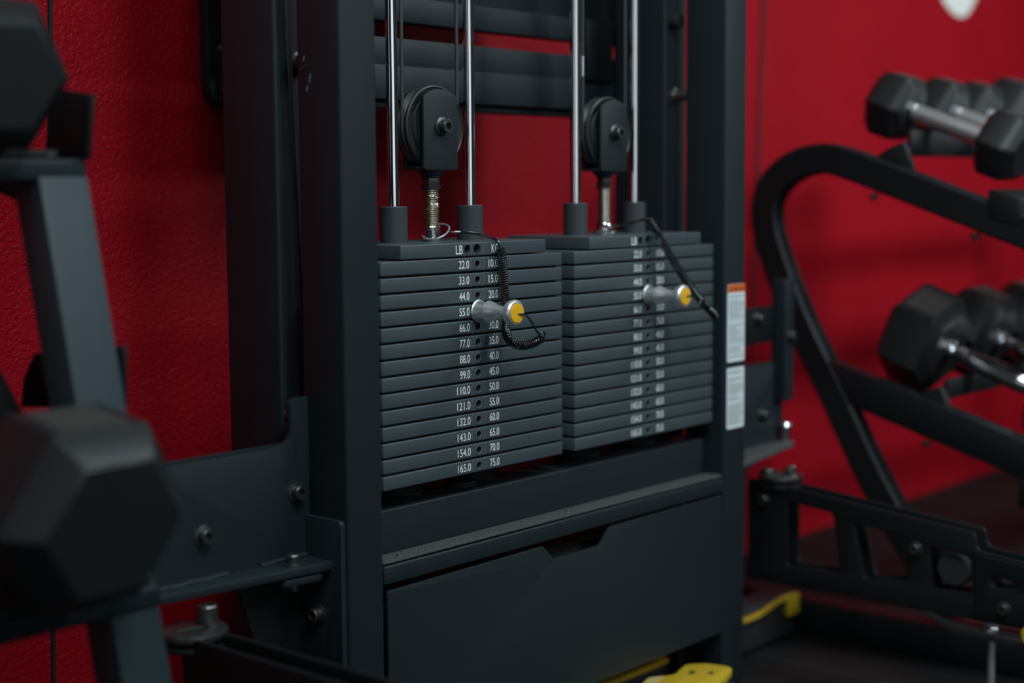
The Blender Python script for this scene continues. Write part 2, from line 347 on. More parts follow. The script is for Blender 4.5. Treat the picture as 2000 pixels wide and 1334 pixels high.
# hinge brackets on both outer sides
def bracket(side):
    """welded bracket carrying a swing arm: side=-1 left, +1 right"""
    e = XL0 if side < 0 else XR1
    X = lambda d: e + side*d
    def P(lst): return [(X(a), b) for a, b in lst]
    W = 0.215
    br = MB().plate([rpoly(P([(0, -0.327), (W, -0.327), (W, -0.1945), (0.052, -0.1945), (0.026, -0.190), (0.026, -0.1415), (0, -0.1415)]), [0, 0.004, 0.01, 0.05, 0.014, 0.010, 0], 6)], 'y', 0.053, 0.008, 0.0008).build('hinge_bracket', M_black, mach)
    MB().box(min(X(0), X(W)), max(X(0), X(W)), 0.0500, 0.0572, -0.1945, -0.1905).build('flange', M_black, br)
    hp = [(X(0.004), 0.056), (X(W+0.01), 0.056), (X(W+0.01), 0.030), (X(0.004), 0.004 if side < 0 else -0.012)]
    MB().plate([rpoly(hp, [0, 0.004, 0.01, 0.006])], 'z', -0.3275, 0.0095, 0.001).build('hinge_plate', M_black if side < 0 else M_dust_lit, br)  # right plate: dusty, and its lit top is painted in by the lighter colour
    MB().plate([rpoly([(X(0.012), 0.052), (X(0.075), 0.052), (X(0.070), 0.012), (X(0.016), 0.008)], 0.008)], 'z', -0.3385, 0.008, 0.001).build('backing_plate', M_black, br)
    MB().poly_prism([(X(0.0), 0.053, -0.330), (X(0.105), 0.053, -0.330), (X(0.055), 0.053, -0.50), (X(0.0), 0.053, -0.50)], (0, 0.006, 0), 0.001).build('web_plate', M_arm, br)
    # weld beads
    MB().tube(spline([(X(0.002+0.012*k), 0.0485, -0.3215+0.0006*math.sin(k*2.1)) for k in range(7)], 4), 0.0028, 8).build('weld_bead', M_black, br)
    MB().tube(spline([(X(0.120+0.010*k), 0.0485, -0.3220+0.0006*math.sin(k*1.7)) for k in range(10)], 4), 0.0028, 8).build('weld_bead', M_black, br)
    MB().tube(spline([(X(0.004), 0.0485, -0.318+0.0082*k) for k in range(6)], 4), [0.0034+0.0006*math.sin(k*1.3) for k in range(21)], 8).build('weld_bead', M_black, br)
    gp = MB().plate([rpoly([(YF+0.004, -0.276), (0.056, -0.276), (0.056, -0.60), (YF+0.004, -0.60)], [0.006, 0, 0, 0])], 'x', X(0.004), 0.0072, 0.0008).build('gusset', M_black, mach)
    MB().bolt((X(0.0075), 0.0290, -0.387), (side, 0, 0)).build('bolt', M_bolt, gp)
    MB().bolt((X(0.0212), 0.0490, -0.2475), (0, -1, 0)).build('bolt', M_bolt, br)
    MB().bolt((X(0.1515), 0.0490, -0.2745), (0, -1, 0)).build('bolt', M_bolt, br)
    MB().bolt((X(0.046), 0.0270, -0.3228), (0, 0, 1), 0.0080, 0.012).build('bolt', M_bolt, br)
    MB().bolt((X(0.046), 0.0270, -0.3420), (0, 0, -1), 0.0062, 0.010).build('bolt', M_bolt, br)
    MB().bolt((X(0.006), 0.074, -0.165), (0, -1, 0), 0.007, 0.012).build('bolt', M_bolt, br)
    return br
brl = bracket(-1); brl['label'] = 'left bracket'
brr = bracket(1); brr['label'] = 'right bracket'
# upper right guide tube and locking pin seen behind the stickers
MB().box(0.770, 0.798, 0.030, 0.058, -0.255, -0.058, 0.003).build('lock_tube', M_black, brr)
MB().bolt((0.784, 0.0295, -0.150), (0, -1, 0), 0.0075, 0.009).build('bolt', M_bolt, brr)
MB().cyl((0.786, 0.036, -0.323), (0.786, 0.036, -0.29), 0.006, 20).build('pin_shaft', M_chrome, brr)
MB().lathe((0.786, 0.036, -0.303), (0, 0, 1), [(0, 0.004), (0.002, 0.008), (0.007, 0.0105), (0.012, 0.008), (0.015, 0.003)], 24).build('pin_knob', M_chrome, brr)
MB().box(XR1, 0.775, 0.050, 0.057, -0.158, -0.10, 0.001).build('upper_flange', M_arm, brr)
MB().bolt((0.716, 0.0500, -0.118), (0, -1, 0), 0.0075).build('bolt', M_bolt, brr)
# bolts on the rear posts
MB().bolt((-0.197, 0.0938, 0.2335), (0, -1, 0), 0.0100, 0.018).build('bolt', M_bolt, mach)
MB().bolt((0.5500, 0.0938, 0.2280), (0, -1, 0), 0.0085, 0.026).build('bolt', M_zinc, mach)
MB().lathe((0.5400, 0.0938, 0.338), (0, -1, 0), [(0, 0.012), (0.014, 0.012), (0.016, 0.010)], 24).build('bolt', M_bumper, mach)
# scuff marks on the left upright
sc = MB()
for (y, z, a, l_) in ((0.050, 0.222, 0.5, 0.012), (0.045, 0.232, 1.2, 0.006), (0.036, 0.208, 1.3, 0.010), (0.040, 0.199, 1.3, 0.006)):
    sc.beam((XL0-0.0002, y, z), (XL0-0.0002, y-l_*math.cos(a), z+l_*math.sin(a)), 0.0004, 0.0022, up=(1, 0, 0))
sc.build('scuff_mark', M_ring, mach)

# ------------------------------------------------------------------ weight stacks
PW, PD, PT = 0.1630, 0.145, 0.0165
PITCH = 0.019
ORG = Vector((0, 0, 0)); L = True
def plate_body(w, th, z0, holes):
    o = MB(True).box(-w, w, 0, PD, z0, z0+th, 0.0014, 3).build('plate_body', M_plate)
    c = MB(True)
    for hx, r in holes: c.cyl((hx, -0.01, z0+th/2), (hx, 0.06, z0+th/2), r, 24)
    for s_ in (-1, 1): c.cyl((s_*0.068, 0.0735, z0-0.01), (s_*0.068, 0.0735, z0+th+0.01), 0.0085, 24)
    if len(holes) == 1: c.cyl((0, 0.0735, z0-0.01), (0, 0.0735, z0+th+0.01), 0.0125, 24)
    cut(o, c); return o
def arc_ring(z, r0, r1, a0, a1, zlim):
    mb = MB(True)
    for s_ in (0, PI):
        tb = bmesh.new(); n = 10; prev = None
        for k in range(n+1):
            a = s_+a0+(a1-a0)*k/n
            q = [tb.verts.new((r_*math.cos(a), -0.00025, z+max(-zlim, min(zlim, r_*math.sin(a))))) for r_ in (r0, r1)]
            if prev: tb.faces.new((prev[0], prev[1], q[1], q[0]))
            prev = q
        bmesh.ops.recalc_face_normals(tb, faces=tb.faces)
        r = bmesh.ops.extrude_face_region(tb, geom=tb.faces[:]); bmesh.ops.translate(tb, verts=[g for g in r['geom'] if isinstance(g, bmesh.types.BMVert)], vec=(0, 0.0004, 0))
        bmesh.ops.recalc_face_normals(tb, faces=tb.faces); mb._add(tb)
    return mb
def lettering(name, txt, h, w, x, z, parent, m=None):
    mb = MB(True); tb = text_mesh(txt, h, w, 0.00012); bmesh.ops.translate(tb, verts=tb.verts, vec=(x, -0.0001, z)); mb._add(tb)
    return mb.build(name, m or M_white, parent)
body0 = plate_body(PW, PT, 0.0025, [(0.0, 0.0048)])
zc = 0.0025+PT/2
pads0 = MB(True).box(-PW+0.006, PW-0.006, 0.006, 0.056, 0.0, 0.0026).build('spacer_pad', M_bumper)
ring0 = arc_ring(zc, 0.0117, 0.0122, -0.62, 0.62, 0.0072).build('countersink_ring', M_ring)
rim0 = MB(True)
rim0.tube([(0.0050*math.cos(2*PI*k/28), -0.0001, zc+0.0050*math.sin(2*PI*k/28)) for k in range(28)], 0.0004, 6, True); rim0 = rim0.build('hole_rim', M_ring)
DIG = 0.0089
names = ('left', 'right')
for si, cx in enumerate(SX):
    for i in range(14):
        lb, kg = '%.1f' % (22+11*i), '%.1f' % (10+5*i)
        z = -PITCH*i - zc
        t = thing('weight_plate', (cx, 0, z), 'charcoal weight plate printed %s LB and %s KG in the %s stack' % (lb, kg, names[si]), 'weight plate', '%s weight stack plates' % names[si])
        for src in (body0, pads0, ring0, rim0):
            c = src.copy(); COL.objects.link(c); c.parent = t
        wl = 0.0178 if len(lb) == 4 else 0.0232
        lettering('pound_number', lb, 0.0096, wl, -0.0148-wl/2, zc, t)
        lettering('kilogram_number', kg, 0.0096, 0.0172, 0.0205+0.0086, zc, t)
for o in (body0, pads0, ring0, rim0): bpy.data.objects.remove(o)
TZ = 0.0098; TT = 0.0166
for si, cx in enumerate(SX):
    t = thing('top_plate', (cx, 0, TZ), 'narrow charcoal top plate printed LB and KG, uppermost of the %s stack' % names[si], 'weight plate', 'stack top plates')
    o = plate_body(0.1303, TT, 0.0, [(0.0, 0.0061), (-0.0170, 0.0055)]); o.parent = t
    MB(True).box(-0.10, 0.10, 0.006, 0.056, -0.0012, 0.0001).build('spacer_pad', M_bumper, t)
    arc_ring(TT/2, 0.0117, 0.0122, -0.62, 0.62, 0.0072).build('countersink_ring', M_ring, t)
    lettering('pound_lettering', 'LB', 0.0106, 0.0120, -0.0318, TT/2, t)
    lettering('kilogram_lettering', 'KG', 0.0106, 0.0130, 0.0328, TT/2, t)
    for s_ in (-1, 1):
        MB(True).lathe((s_*0.068, 0.0735, TT), (0, 0, 1), [(0, 0.0166), (0.0425, 0.0166), (0.0437, 0.0156), (0.0437, 0.0080), (0.002, 0.0080)], 40, cap=False).build('rod_collar', M_collar, t)

# ------------------------------------------------------------------ pulley blocks
PY = 0.0760
for si, cx in enumerate(SX):
    t = thing('pulley_block', (cx, PY, TZ+TT), 'black pulley on a threaded rod standing on the %s stack' % names[si], 'pulley', 'stack pulleys')
    zb = TZ+TT
    # wheel
    MB().lathe((cx, PY-0.0095, 0.1665), (0, 1, 0), [(0, 0.030), (0.0004, 0.0385), (0.0022, 0.0395), (0.0012, 0.0480), (0, 0.0490), (0.0012, 0.0510), (0.0034, 0.0510), (0.0095, 0.0462), (0.0156, 0.0510), (0.0178, 0.0510), (0.019, 0.0490), (0.0178, 0.0480), (0.0168, 0.0395), (0.0186, 0.0385), (0.019, 0.030)], 64).build('wheel', M_pulley, t)
    mb = MB(); W_ = 0.0300; Rr = 0.046
    arc = [(cx+W_, 0.2026)] + [(cx+0.050*math.sin(a), 0.1626+0.050*math.cos(a)) for a in [0.64-1.28*k/16 for k in range(1, 16)]] + [(cx-W_, 0.2026)]
    lp = [(cx-W_, 0.1165), (cx-W_+0.003, 0.1140), (cx+W_-0.003, 0.1140), (cx+W_, 0.1165)] + arc
    mb.plate([lp], 'y', PY-0.0160, 0.0042, 0.0005)
    mb.plate([lp], 'y', PY+0.0160, 0.0042, 0.0005)
    mb.box(cx-W_+0.002, cx+W_-0.002, PY-0.0178, PY+0.0178, 0.1140, 0.1182, 0.0014, 3)
    br = mb.build('bracket', M_black, t)
    MB().bolt((cx+0.0010, PY-0.0182, 0.1670), (0, -1, 0), 0.0084, 0.0125).build('bolt', M_bolt, br)
    MB().bolt((cx+0.0010, PY+0.0182, 0.1670), (0, 1, 0), 0.0084, 0.0085).build('bolt', M_bolt, br)
    MB().lathe((cx, PY, 0.1142), (0, 0, -1), [(0, 0.0175), (0.002, 0.0165), (0.0075, 0.0112), (0.0095, 0.0108)], 32).build('swivel_collar', M_black, t)
    MB().lathe((cx, PY, 0.1047), (0, 0, -1), [(0, 0.0100), (0.001, 0.0112), (0.0095, 0.0112), (0.0105, 0.0105)], 6, rot=0.5).build('hex_nut', M_bolt, t)
    MB().lathe((cx, PY, 0.0943), (0, 0, -1), [(0, 0.0110), (0.0005, 0.0126), (0.0030, 0.0126), (0.0036, 0.0110)], 32).build('washer', M_pulley, t)
    pr = []; z0, z1 = 0.0415, 0.0910; n = 19
    for k in range(n):
        a = z0+(z1-z0)*k/n; h = (z1-z0)/n; pr += [(a-zb, 0.0081), (a+h*0.45-zb, 0.0097), (a+h*0.6-zb, 0.0097)]
    MB().lathe((cx, PY, zb), (0, 0, 1), pr + [(z1-zb, 0.0088)], 28).build('threaded_rod', M_thread, t)
    MB().lathe((cx, PY, zb+0.0004), (0, 0, 1), [(0, 0.0108), (0.0006, 0.0112), (0.0135, 0.0112), (0.0150, 0.0100)] if si == 0 else [(0, 0.0175), (0.003, 0.0178), (0.0045, 0.0165), (0.0048, 0.0115), (0.0120, 0.0112), (0.0150, 0.0100)], 32).build('base_sleeve', M_chrome, t)
    if si == 0:
        tb = MB(); prof = [(0.0150+0.0485*k/24, 0.0103+0.0010*math.sin(k*1.1)+0.0008*math.sin(k*2.7)) for k in range(25)]
        tb.lathe((cx-0.0008, PY, zb), (0, 0, 1), prof, 24, cap=False)
        for v in tb.bm.verts: v.co += Vector((0.0007*math.sin(v.co.z*400+v.co.y*900), 0.0007*math.sin(v.co.z*310+v.co.x*800), 0))
        tb.build('plastic_wrap', M_film, t)
    # cable over the wheel
    R_ = 0.0486
    tp = [(cx-R_, PY, 0.95), (cx-R_, PY, 0.5), (cx-R_, PY, 0.30)] + [(cx-R_*math.cos(a), PY, 0.1665-R_*math.sin(a)) for a in [PI*k/24 for k in range(25)]] + [(cx+R_, PY, 0.30), (cx+R_, PY, 0.5), (cx+R_, PY, 0.95)]
    ORG = Vector((cx, PY, 0.118+ZO))
    cb = MB().tube(tp, 0.0023, 10).build('steel_cable', M_cable); cb.location = ORG
    tag(cb, 'black coated cable looped under the pulley of the %s stack' % names[si], 'cable', 'stack cables')
    if si == 1:
        MB().cyl((cx-R_, PY, 0.243), (cx-R_, PY, 0.272), 0.0034, 14, 0.001).build('cable_ferrule', M_chrome, cb)
# slack cable between the left upright and the rear post
ORG = Vector((-0.19, 0.075, 0.3+ZO))
sl = MB().tube(spline([(-0.2300, 0.076, 0.95), (-0.2300, 0.076, 0.5), (-0.2290, 0.076, 0.309), (-0.2200, 0.076, 0.10), (-0.2150, 0.076, -0.10), (-0.2080, 0.076, -0.36), (-0.2030, 0.076, -0.6605)], 8), 0.0024, 8).build('steel_cable', M_coil); sl.location = ORG
tag(sl, 'thin black cable hanging between the left upright and the post behind it', 'cable')

# ------------------------------------------------------------------ selector pins with coiled cords
def helix(path, R, pitch, per=14):
    P = [Vector(p) for p in path]; out = []; up = None; ph = 0.0
    S = [0.0]
    for a, b in zip(P, P[1:]): S.append(S[-1]+(b-a).length)
    n = int(S[-1]/pitch*per); j = 0
    for i in range(n+1):
        s_ = S[-1]*i/n
        while j < len(P)-2 and S[j+1] < s_: j += 1
        f = (s_-S[j])/max(S[j+1]-S[j], 1e-9); p = P[j].lerp(P[j+1], f); t = (P[j+1]-P[j]).normalized()
        if up is None: up = Vector((0, -1, 0))
        up = (up-t*up.dot(t)).normalized(); sd = t.cross(up)
        ph = 2*PI*s_/pitch
        out.append(p + R*(math.cos(ph)*up+math.sin(ph)*sd))
    return out
def pin(cx, side, cordpts, coilpts, endpts, R, pitch):
    z = -3*PITCH
    t = thing('selector_pin', (cx, 0, z), 'silver selector pin with yellow cap in the 55.0 hole of the %s stack' % side, 'selector pin', 'selector pins')
    A = (cx, 0, z)
    MB().lathe(A, (0, -1, 0), [(-0.045, 0.0038), (0.0, 0.0040), (0.002, 0.0040)], 20).build('shaft', M_chrome, t)
    MB().lathe(A, (0, -1, 0), [(0.0006, 0.0125), (0.0012, 0.0137), (0.0022, 0.0137), (0.0034, 0.0124), (0.0120, 0.0112), (0.0185, 0.0108), (0.0195, 0.0085)], 40).build('sleeve', M_brushed, t)
    MB().lathe(A, (0, -1, 0), [(0.0172, 0.0095), (0.0176, 0.0126), (0.0186, 0.0131), (0.0215, 0.0126), (0.0260, 0.0110), (0.0310, 0.0090), (0.0370, 0.0078), (0.0420, 0.0074), (0.0455, 0.0080), (0.0485, 0.0102), (0.0515, 0.0135), (0.0550, 0.0157), (0.0590, 0.0163), (0.0615, 0.0155), (0.0630, 0.0138), (0.0632, 0.0124), (0.0622, 0.0118)], 48).build('handle', M_alu, t)
    MB().lathe(A, (0, -1, 0), [(0.0600, 0.0117), (0.0634, 0.0118), (0.0640, 0.0112), (0.0644, 0.0050)], 40).build('end_cap', M_yellowcap, t)
    MB().tube(spline(cordpts, 6), 0.0017, 8).build('lanyard_lead', M_coil, t)
    MB().tube(helix(spline(coilpts, 8), R, pitch), 0.00115, 8).build('coil_cord', M_coil, t)
    MB().tube(spline(endpts, 6), 0.0012, 8).build('lanyard_tail', M_coil, t)
    return t
tl = pin(0.0, 'left',
    [(0.0185, 0.045, 0.0376), (0.0230, 0.036, 0.0368), (0.0300, 0.020, 0.0345), (0.0312, 0.004, 0.0308), (0.0326, -0.0045, 0.0262), (0.0340, -0.006, 0.0190), (0.0350, -0.006, 0.0150)],
    [(0.0350, -0.0065, 0.0185), (0.0362, -0.0075, 0.0116), (0.0384, -0.0080, -0.0104), (0.0396, -0.0100, -0.0419), (0.0368, -0.015, -0.0668), (0.0290, -0.020, -0.0817), (0.0241, -0.030, -0.0927), (0.0296, -0.040, -0.0994), (0.0443, -0.048, -0.0983), (0.0554, -0.055, -0.0918)],
    [(0.0520, -0.0540, -0.0960), (0.0575, -0.0555, -0.0925), (0.0605, -0.056, -0.0877), (0.0580, -0.0562, -0.0840), (0.0520, -0.0568, -0.0850), (0.0490, -0.057, -0.0900), (0.0545, -0.0565, -0.0955), (0.0590, -0.0565, -0.0930), (0.0500, -0.058, -0.0885), (0.0391, -0.059, -0.0791), (0.0254, -0.061, -0.0656), (0.0105, -0.066, -0.0589), (0.0008, -0.0640, -0.0577)],
    0.0049, 0.0029)
# wire ring and crimp at the left rod
rg = []
for k in range(36):
    a = 2*PI*k/36; rg.append((0.0022+0.0158*math.cos(a), 0.0705+0.0170*math.sin(a), 0.0378+0.0092*math.cos(a-0.25)))
MB().tube(rg, 0.0013, 8, True).build('wire_ring', M_wire, tl)
MB().cyl((0.0040, 0.0470, 0.0378), (0.0110, 0.0462, 0.0378), 0.0006, 8).cyl((0.0095, 0.0460, 0.0378), (0.0195, 0.0445, 0.0376), 0.0016, 12).build('crimp', M_zinc, tl)
tr = pin(SX[1], 'right',
    [(0.3430, 0.066, 0.0340), (0.3504, 0.060, 0.0363), (0.3608, 0.040, 0.0406), (0.3537, 0.010, 0.0466), (0.3525, 0.002, 0.0476)],
    [(0.3525, 0.001, 0.0476), (0.3610, -0.010, 0.0269), (0.3766, -0.025, -0.0109), (0.3988, -0.040, -0.0491), (0.4223, -0.050, -0.0766), (0.4345, -0.055, -0.0863)],
    [(0.4345, -0.0560, -0.0880), (0.4310, -0.0575, -0.0845), (0.4246, -0.0580, -0.0793), (0.3912, -0.0620, -0.0644), (0.3671, -0.0640, -0.0573), (0.3538, -0.0650, -0.0562), (0.3513, -0.0642, -0.0570)],
    0.0049, 0.0029)
# slack second strand of the right coil
MB().tube(helix(spline([(0.3960, -0.0600, -0.0680), (0.4080, -0.0595, -0.0750), (0.4200, -0.0590, -0.0830), (0.4330, -0.0570, -0.0905)], 8), 0.0042, 0.0033), 0.0011, 6).build('coil_cord', M_coil, tr)

# ------------------------------------------------------------------ swing arms
def swing_arm(label, xc, yc, x0, x1, prof, cuts, y0, tags):
    """x0, x1: the two side plates; prof: outline (y,z); xc,yc hinge centre"""
    t = thing('swing_arm', (xc, yc, -0.50), label, 'swing arm', 'machine swing arms')
    for i, x in enumerate((x0, x1)):
        MB().plate([rpoly(prof, 0.006)]+[rpoly(c, 0.007) for c in cuts], 'x', x, 0.0050, 0.0013).build('side_plate', M_arm, t)
    MB().box(min(x0, x1), max(x0, x1), y0-0.012, y0-0.004, -0.50, -0.385).build('end_web', M_arm, t)
    return t
# left arm
lx0, lx1 = -0.4405, -0.4060
la = swing_arm('black swing arm on the left hinge bracket beside the big hex dumbbell', -0.42, 0.01, lx0, lx1, [(0.012, -0.363), (-0.45, -0.363), (-0.45, -0.50), (0.012, -0.50)], [], 0.0, 0)
def hinge(t, xc, yc, pinp, kn, z, ph=0.0200):
    ds = circle(xc, yc, 0.036, 40)
    mb = MB().plate([ds, rpoly([(xc-0.020, yc-0.008), (xc+0.012, yc-0.014), (xc+0.016, yc-0.002), (xc-0.018, yc+0.006)], 0.005)], 'z', z-0.004, 0.008, 0.001)
    d = mb.build('hinge_disc', M_zinc if False else M_bolt, t)
    MB().plate([circle(xc, yc, 0.036, 40)], 'z', z-0.016, 0.006, 0.001).build('hinge_disc', M_arm, t)
    MB().cyl((xc, yc, z-0.014), (xc, yc, z-0.006), 0.018, 24).build('spacer', M_arm, t)
    MB().lathe((pinp[0], pinp[1], z), (0, 0, 1), [(0, 0.0112), (ph-0.0015, 0.0112), (ph, 0.0100), (ph, 0.0062), (ph*0.5, 0.0058)], 28).build('hinge_pin', M_bolt, t)
    if kn: MB().lathe((kn[0], kn[1], z), (0, 0, 1), [(0, 0.006), (0.004, 0.0095), (0.009, 0.0095), (0.013, 0.005)], 20).build('pin_head', M_chrome, t)
hinge(la, -0.4215, 0.0195, (-0.4005, 0.0225), None, -0.361)
MB().bolt((lx0-0.0022, -0.055, -0.43), (-1, 0, 0)).build('bolt', M_bolt, la)
# right arm
rx0, rx1 = 0.700, 0.7355
prof = [(0.052, -0.372), (0.030, -0.3725), (-0.329, -0.4070), (-0.333, -0.4300), (-0.345, -0.4330), (-0.50, -0.4480), (-0.56, -0.51), (-0.56, -0.5355), (0.052, -0.5355)]
cuts = [[(-0.0195, -0.4010), (-0.1000, -0.4090), (-0.1130, -0.5005), (-0.0190, -0.5045)],
        [(-0.1349, -0.4200), (-0.2080, -0.4260), (-0.2260, -0.4955), (-0.1553, -0.5030)],
        [(-0.2600, -0.4370), (-0.3220, -0.4440), (-0.3290, -0.4960), (-0.2650, -0.4990)],
        [(-0.3540, -0.4640), (-0.3900, -0.4680), (-0.3960, -0.4790), (-0.3590, -0.4830)]]
ra = swing_arm('black slotted swing arm on the right hinge bracket with a chrome foot rod', 0.722, 0.02, rx0, rx1, prof, cuts, 0.04, 0)
hinge(ra, 0.722, 0.008, (0.706, 0.022), (0.7400, 0.000), -0.364, 0.009)
MB().plate([rpoly([(-0.333, -0.437), (-0.50, -0.452), (-0.55, -0.51), (-0.55, -0.530), (-0.333, -0.530)], 0.006), rpoly(cuts[3], 0.005)], 'x', rx0-0.0055, 0.004, 0.0006).build('extension_plate', M_arm, ra)
for (y, z, x) in ((-0.2385, -0.4435, rx0-0.0022), (-0.3775, -0.5090, rx0-0.0076), (0.0215, -0.4032, rx0-0.0022)):
    MB().bolt((x, y, z), (-1, 0, 0), 0.0078, 0.010).build('bolt', M_bolt, ra)
MB().cyl((rx0+0.006, -0.293, -0.468), (rx1-0.006, -0.293, -0.468), 0.026, 32, 0.003).build('roller', M_rubber, ra)
MB().poly_prism([(0.690, -0.255, -0.535), (0.690, -0.300, -0.560), (0.690, -0.420, -0.560), (0.690, -0.420, -0.548), (0.690, -0.304, -0.548), (0.690, -0.268, -0.535)], (0.05, 0, 0), 0.001).build('foot_bracket', M_bolt, ra)
MB().cyl((0.712, -0.352, FL+0.012), (0.712, -0.352, -0.536), 0.0056, 20).build('foot_rod', M_brushed, ra)
MB().lathe((0.712, -0.352, -0.548), (0, 0, 1), [(0, 0.014), (0.004, 0.014), (0.005, 0.0125), (0.0055, 0.0115), (0.016, 0.0115), (0.0175, 0.010)], 6).build('hex_nut', M_chrome, ra)
MB().lathe((0.712, -0.352, FL+0.0005), (0, 0, 1), [(0, 0.028), (0.006, 0.029), (0.012, 0.024), (0.016, 0.010)], 32).build('foot_pad', M_bolt, ra)
MB().lathe((rx0-0.006, -0.428, -0.535), (-1, 0, 0), [(0, 0.008), (0.012, 0.008), (0.014, 0.015), (0.026, 0.016), (0.030, 0.012)], 24).build('pull_knob', M_yellow, ra)

# ------------------------------------------------------------------ wall bracket behind the left rear post
t = thing('wall_bracket', (-0.04, WY, 0.21), 'slim black holder with rounded lower corner on the wall beside the left rear post', 'bracket')
hb = MB().plate([rpoly([(-0.066, 0.95), (0.02, 0.95), (0.02, 0.206), (-0.055, 0.206), (-0.066, 0.225)], [0, 0, 0.01, 0.014, 0.012])], 'y', WY-0.009, 0.018, 0.003).build('backplate', M_black, t)
MB().box(-0.052, 0.01, WY-0.026, WY-0.017, 0.219, 0.279, 0.002).build('pocket', M_bumper, t)
MB().box(-0.050, 0.01, WY-0.0275, WY-0.017, 0.279, 0.2865, 0.002).build('tape_strip', M_ring, t)

# ------------------------------------------------------------------ hex dumbbells
def dumbbell(loc, label, R, L, grip, tilt, spin, group, chamf=0.016, face=0.76, straight=True, panel=True, grip_r=0.0165):
    """loc: centre of the handle; local Y is the handle axis, -Y end is nearest the aisle"""
    t = thing('hex_dumbbell', loc, label, 'dumbbell', group, rot=(tilt, 0, 0))
    for s_ in (-1, 1):
        y0 = s_*grip/2
        pr = [(0, R*face*0.97), (0.003, R*face*1.02), (chamf*0.8, R*0.99), (chamf*0.8+0.003, R), (L-chamf-0.003, R), (L-chamf, R*0.99), (L-0.003, R*face*1.02), (L, R*face*0.97)]
        mb = MB(True); F = lambda: None
        mb.lathe((0, y0, 0), (0, s_, 0), pr, 6, rot=spin*s_)
        bmesh.ops.bevel(mb.bm, geom=[e for e in mb.bm.edges if e.calc_face_angle(0) > 0.2], offset=0.003, segments=2, affect='EDGES', clamp_overlap=True)
        h = mb.build('head', M_hex, t)
        if panel:
            mb = MB(True); nv = Vector((math.sin(spin), 0, math.cos(spin))); tv = Vector((math.cos(spin), 0, -math.sin(spin))); ap = R*0.866
            c = Vector((0, y0+s_*(L*0.5-chamf*0.1), 0))+nv*(ap+0.0003)
            w2, l2 = R*0.36, (L-1.8*chamf)*0.42
            mb.poly_prism([c-tv*w2-Vector((0, l2, 0)), c+tv*w2-Vector((0, l2, 0)), c+tv*w2+Vector((0, l2, 0)), c-tv*w2+Vector((0, l2, 0))], -nv*0.001)
            mb.build('stamped_panel', M_stamp, h)
        MB(True).lathe((0, y0-s_*0.006, 0), (0, s_, 0), [(0, grip_r*0.95), (0.001, grip_r*1.08), (0.006, grip_r*1.08), (0.0065, grip_r*0.9)], 28).build('collar', M_chrome, t)
    g = grip/2
    pr = [(0, grip_r*0.95), (2*g, grip_r*0.95)] if straight else [(0, grip_r*0.72), (g*0.16, grip_r*0.74), (g*0.22, grip_r*0.9), (g*0.6, grip_r), (g, grip_r*1.06), (g*1.4, grip_r), (g*1.78, grip_r*0.9), (g*1.84, grip_r*0.74), (2*g, grip_r*0.72)]
    MB(True).lathe((0, -g, 0), (0, 1, 0), pr, 28).build('handle', M_brushed if straight else M_chrome, t)
    return t
# ------------------------------------------------------------------ right dumbbell rack
def angle_rail(x0, x1, y, z, tilt, w=0.075, h=0.028):
    """cradle rail along X: a tray face tilted to the aisle with a lip"""
    c, s_ = math.cos(tilt), math.sin(tilt); mb = MB()
    P = lambda a, b: Vector((0, y+a*c+b*s_ if False else y+a*c, z+a*s_+b))
    tb = [P(-w/2, 0), P(w/2, 0), P(w/2, -0.006), P(w/2-0.006, -h), P(-w/2+0.006, -h), P(-w/2, -0.006)]
    mb.poly_prism([Vector((x0, p.y, p.z)) for p in tb], (x1-x0, 0, 0), 0.0015)
    return mb
RX = 0.905
rk = thing('dumbbell_rack', (1.5, 0.0, FL), 'black tubular two-tier dumbbell rack with a curved end frame to the right of the machine', 'dumbbell rack', 'dumbbell racks')
TI = math.radians(20)
for X in (RX, 2.45):
    # leg and arch in one bent tube
    pa = [(X, -0.245, -0.640), (X, -0.0936+0.010, -0.4243), (X, 0.0155, -0.2500), (X, 0.0700, -0.1560), (X, 0.1020, -0.0930), (X, 0.1290, -0.0300), (X, 0.1465, 0.0240), (X, 0.1460, 0.0700), (X, 0.1250, 0.1040), (X, 0.0850, 0.1290), (X, 0.0350, 0.1370), (X, -0.0100, 0.1270), (X, -0.0650, 0.1080), (X, -0.30, 0.0235), (X, -0.335, 0.0110)]
    MB().sweep(spline(pa, 6), 0.036, 0.050, (1, 0, 0), 0.004).build('bent_frame_tube', M_arm, rk)
    MB().beam((X, 0.030, -0.2240), (X, -0.345, -0.3365), 0.034, 0.058, bevel=0.003).build('lower_arm', M_arm, rk)
    MB().box(X-0.022, X+0.022, -0.42, 0.30, FL, FL+0.058, 0.003).build('foot_rail', M_arm, rk)
    for (y, z) in ((-0.050, 0.078), (-0.225, 0.016), (-0.15, -0.318)):
        MB().bolt((X, y, z), (0, -0.34, -0.94), 0.006, 0.010).build('bolt', M_bolt, rk)
for (yr, zt, zb_) in ((-0.100, 0.1800, 0.139), (-0.172, -0.2185, -0.2500)):        # rear cradles that carry the handles
    MB().poly_prism([(RX+0.015, yr, zt), (RX+0.015, yr-0.008, zt), (RX+0.015, yr-0.008, zb_), (RX+0.015, yr+0.012, zb_), (RX+0.015, yr+0.012, zb_+0.005), (RX+0.015, yr, zb_+0.006)], (1.53, 0, 0), 0.001).build('cradle_rail', M_arm, rk)
    MB().poly_prism([(RX-0.001, yr, zb_+0.022), (RX-0.001, yr+0.03, zb_+0.010), (RX-0.001, yr+0.085, zb_-0.030), (RX-0.001, yr-0.03, zb_-0.070), (RX-0.001, yr-0.008, zb_+0.01)], (0.016, 0, 0), 0.001).build('cradle_bracket', M_arm, rk)
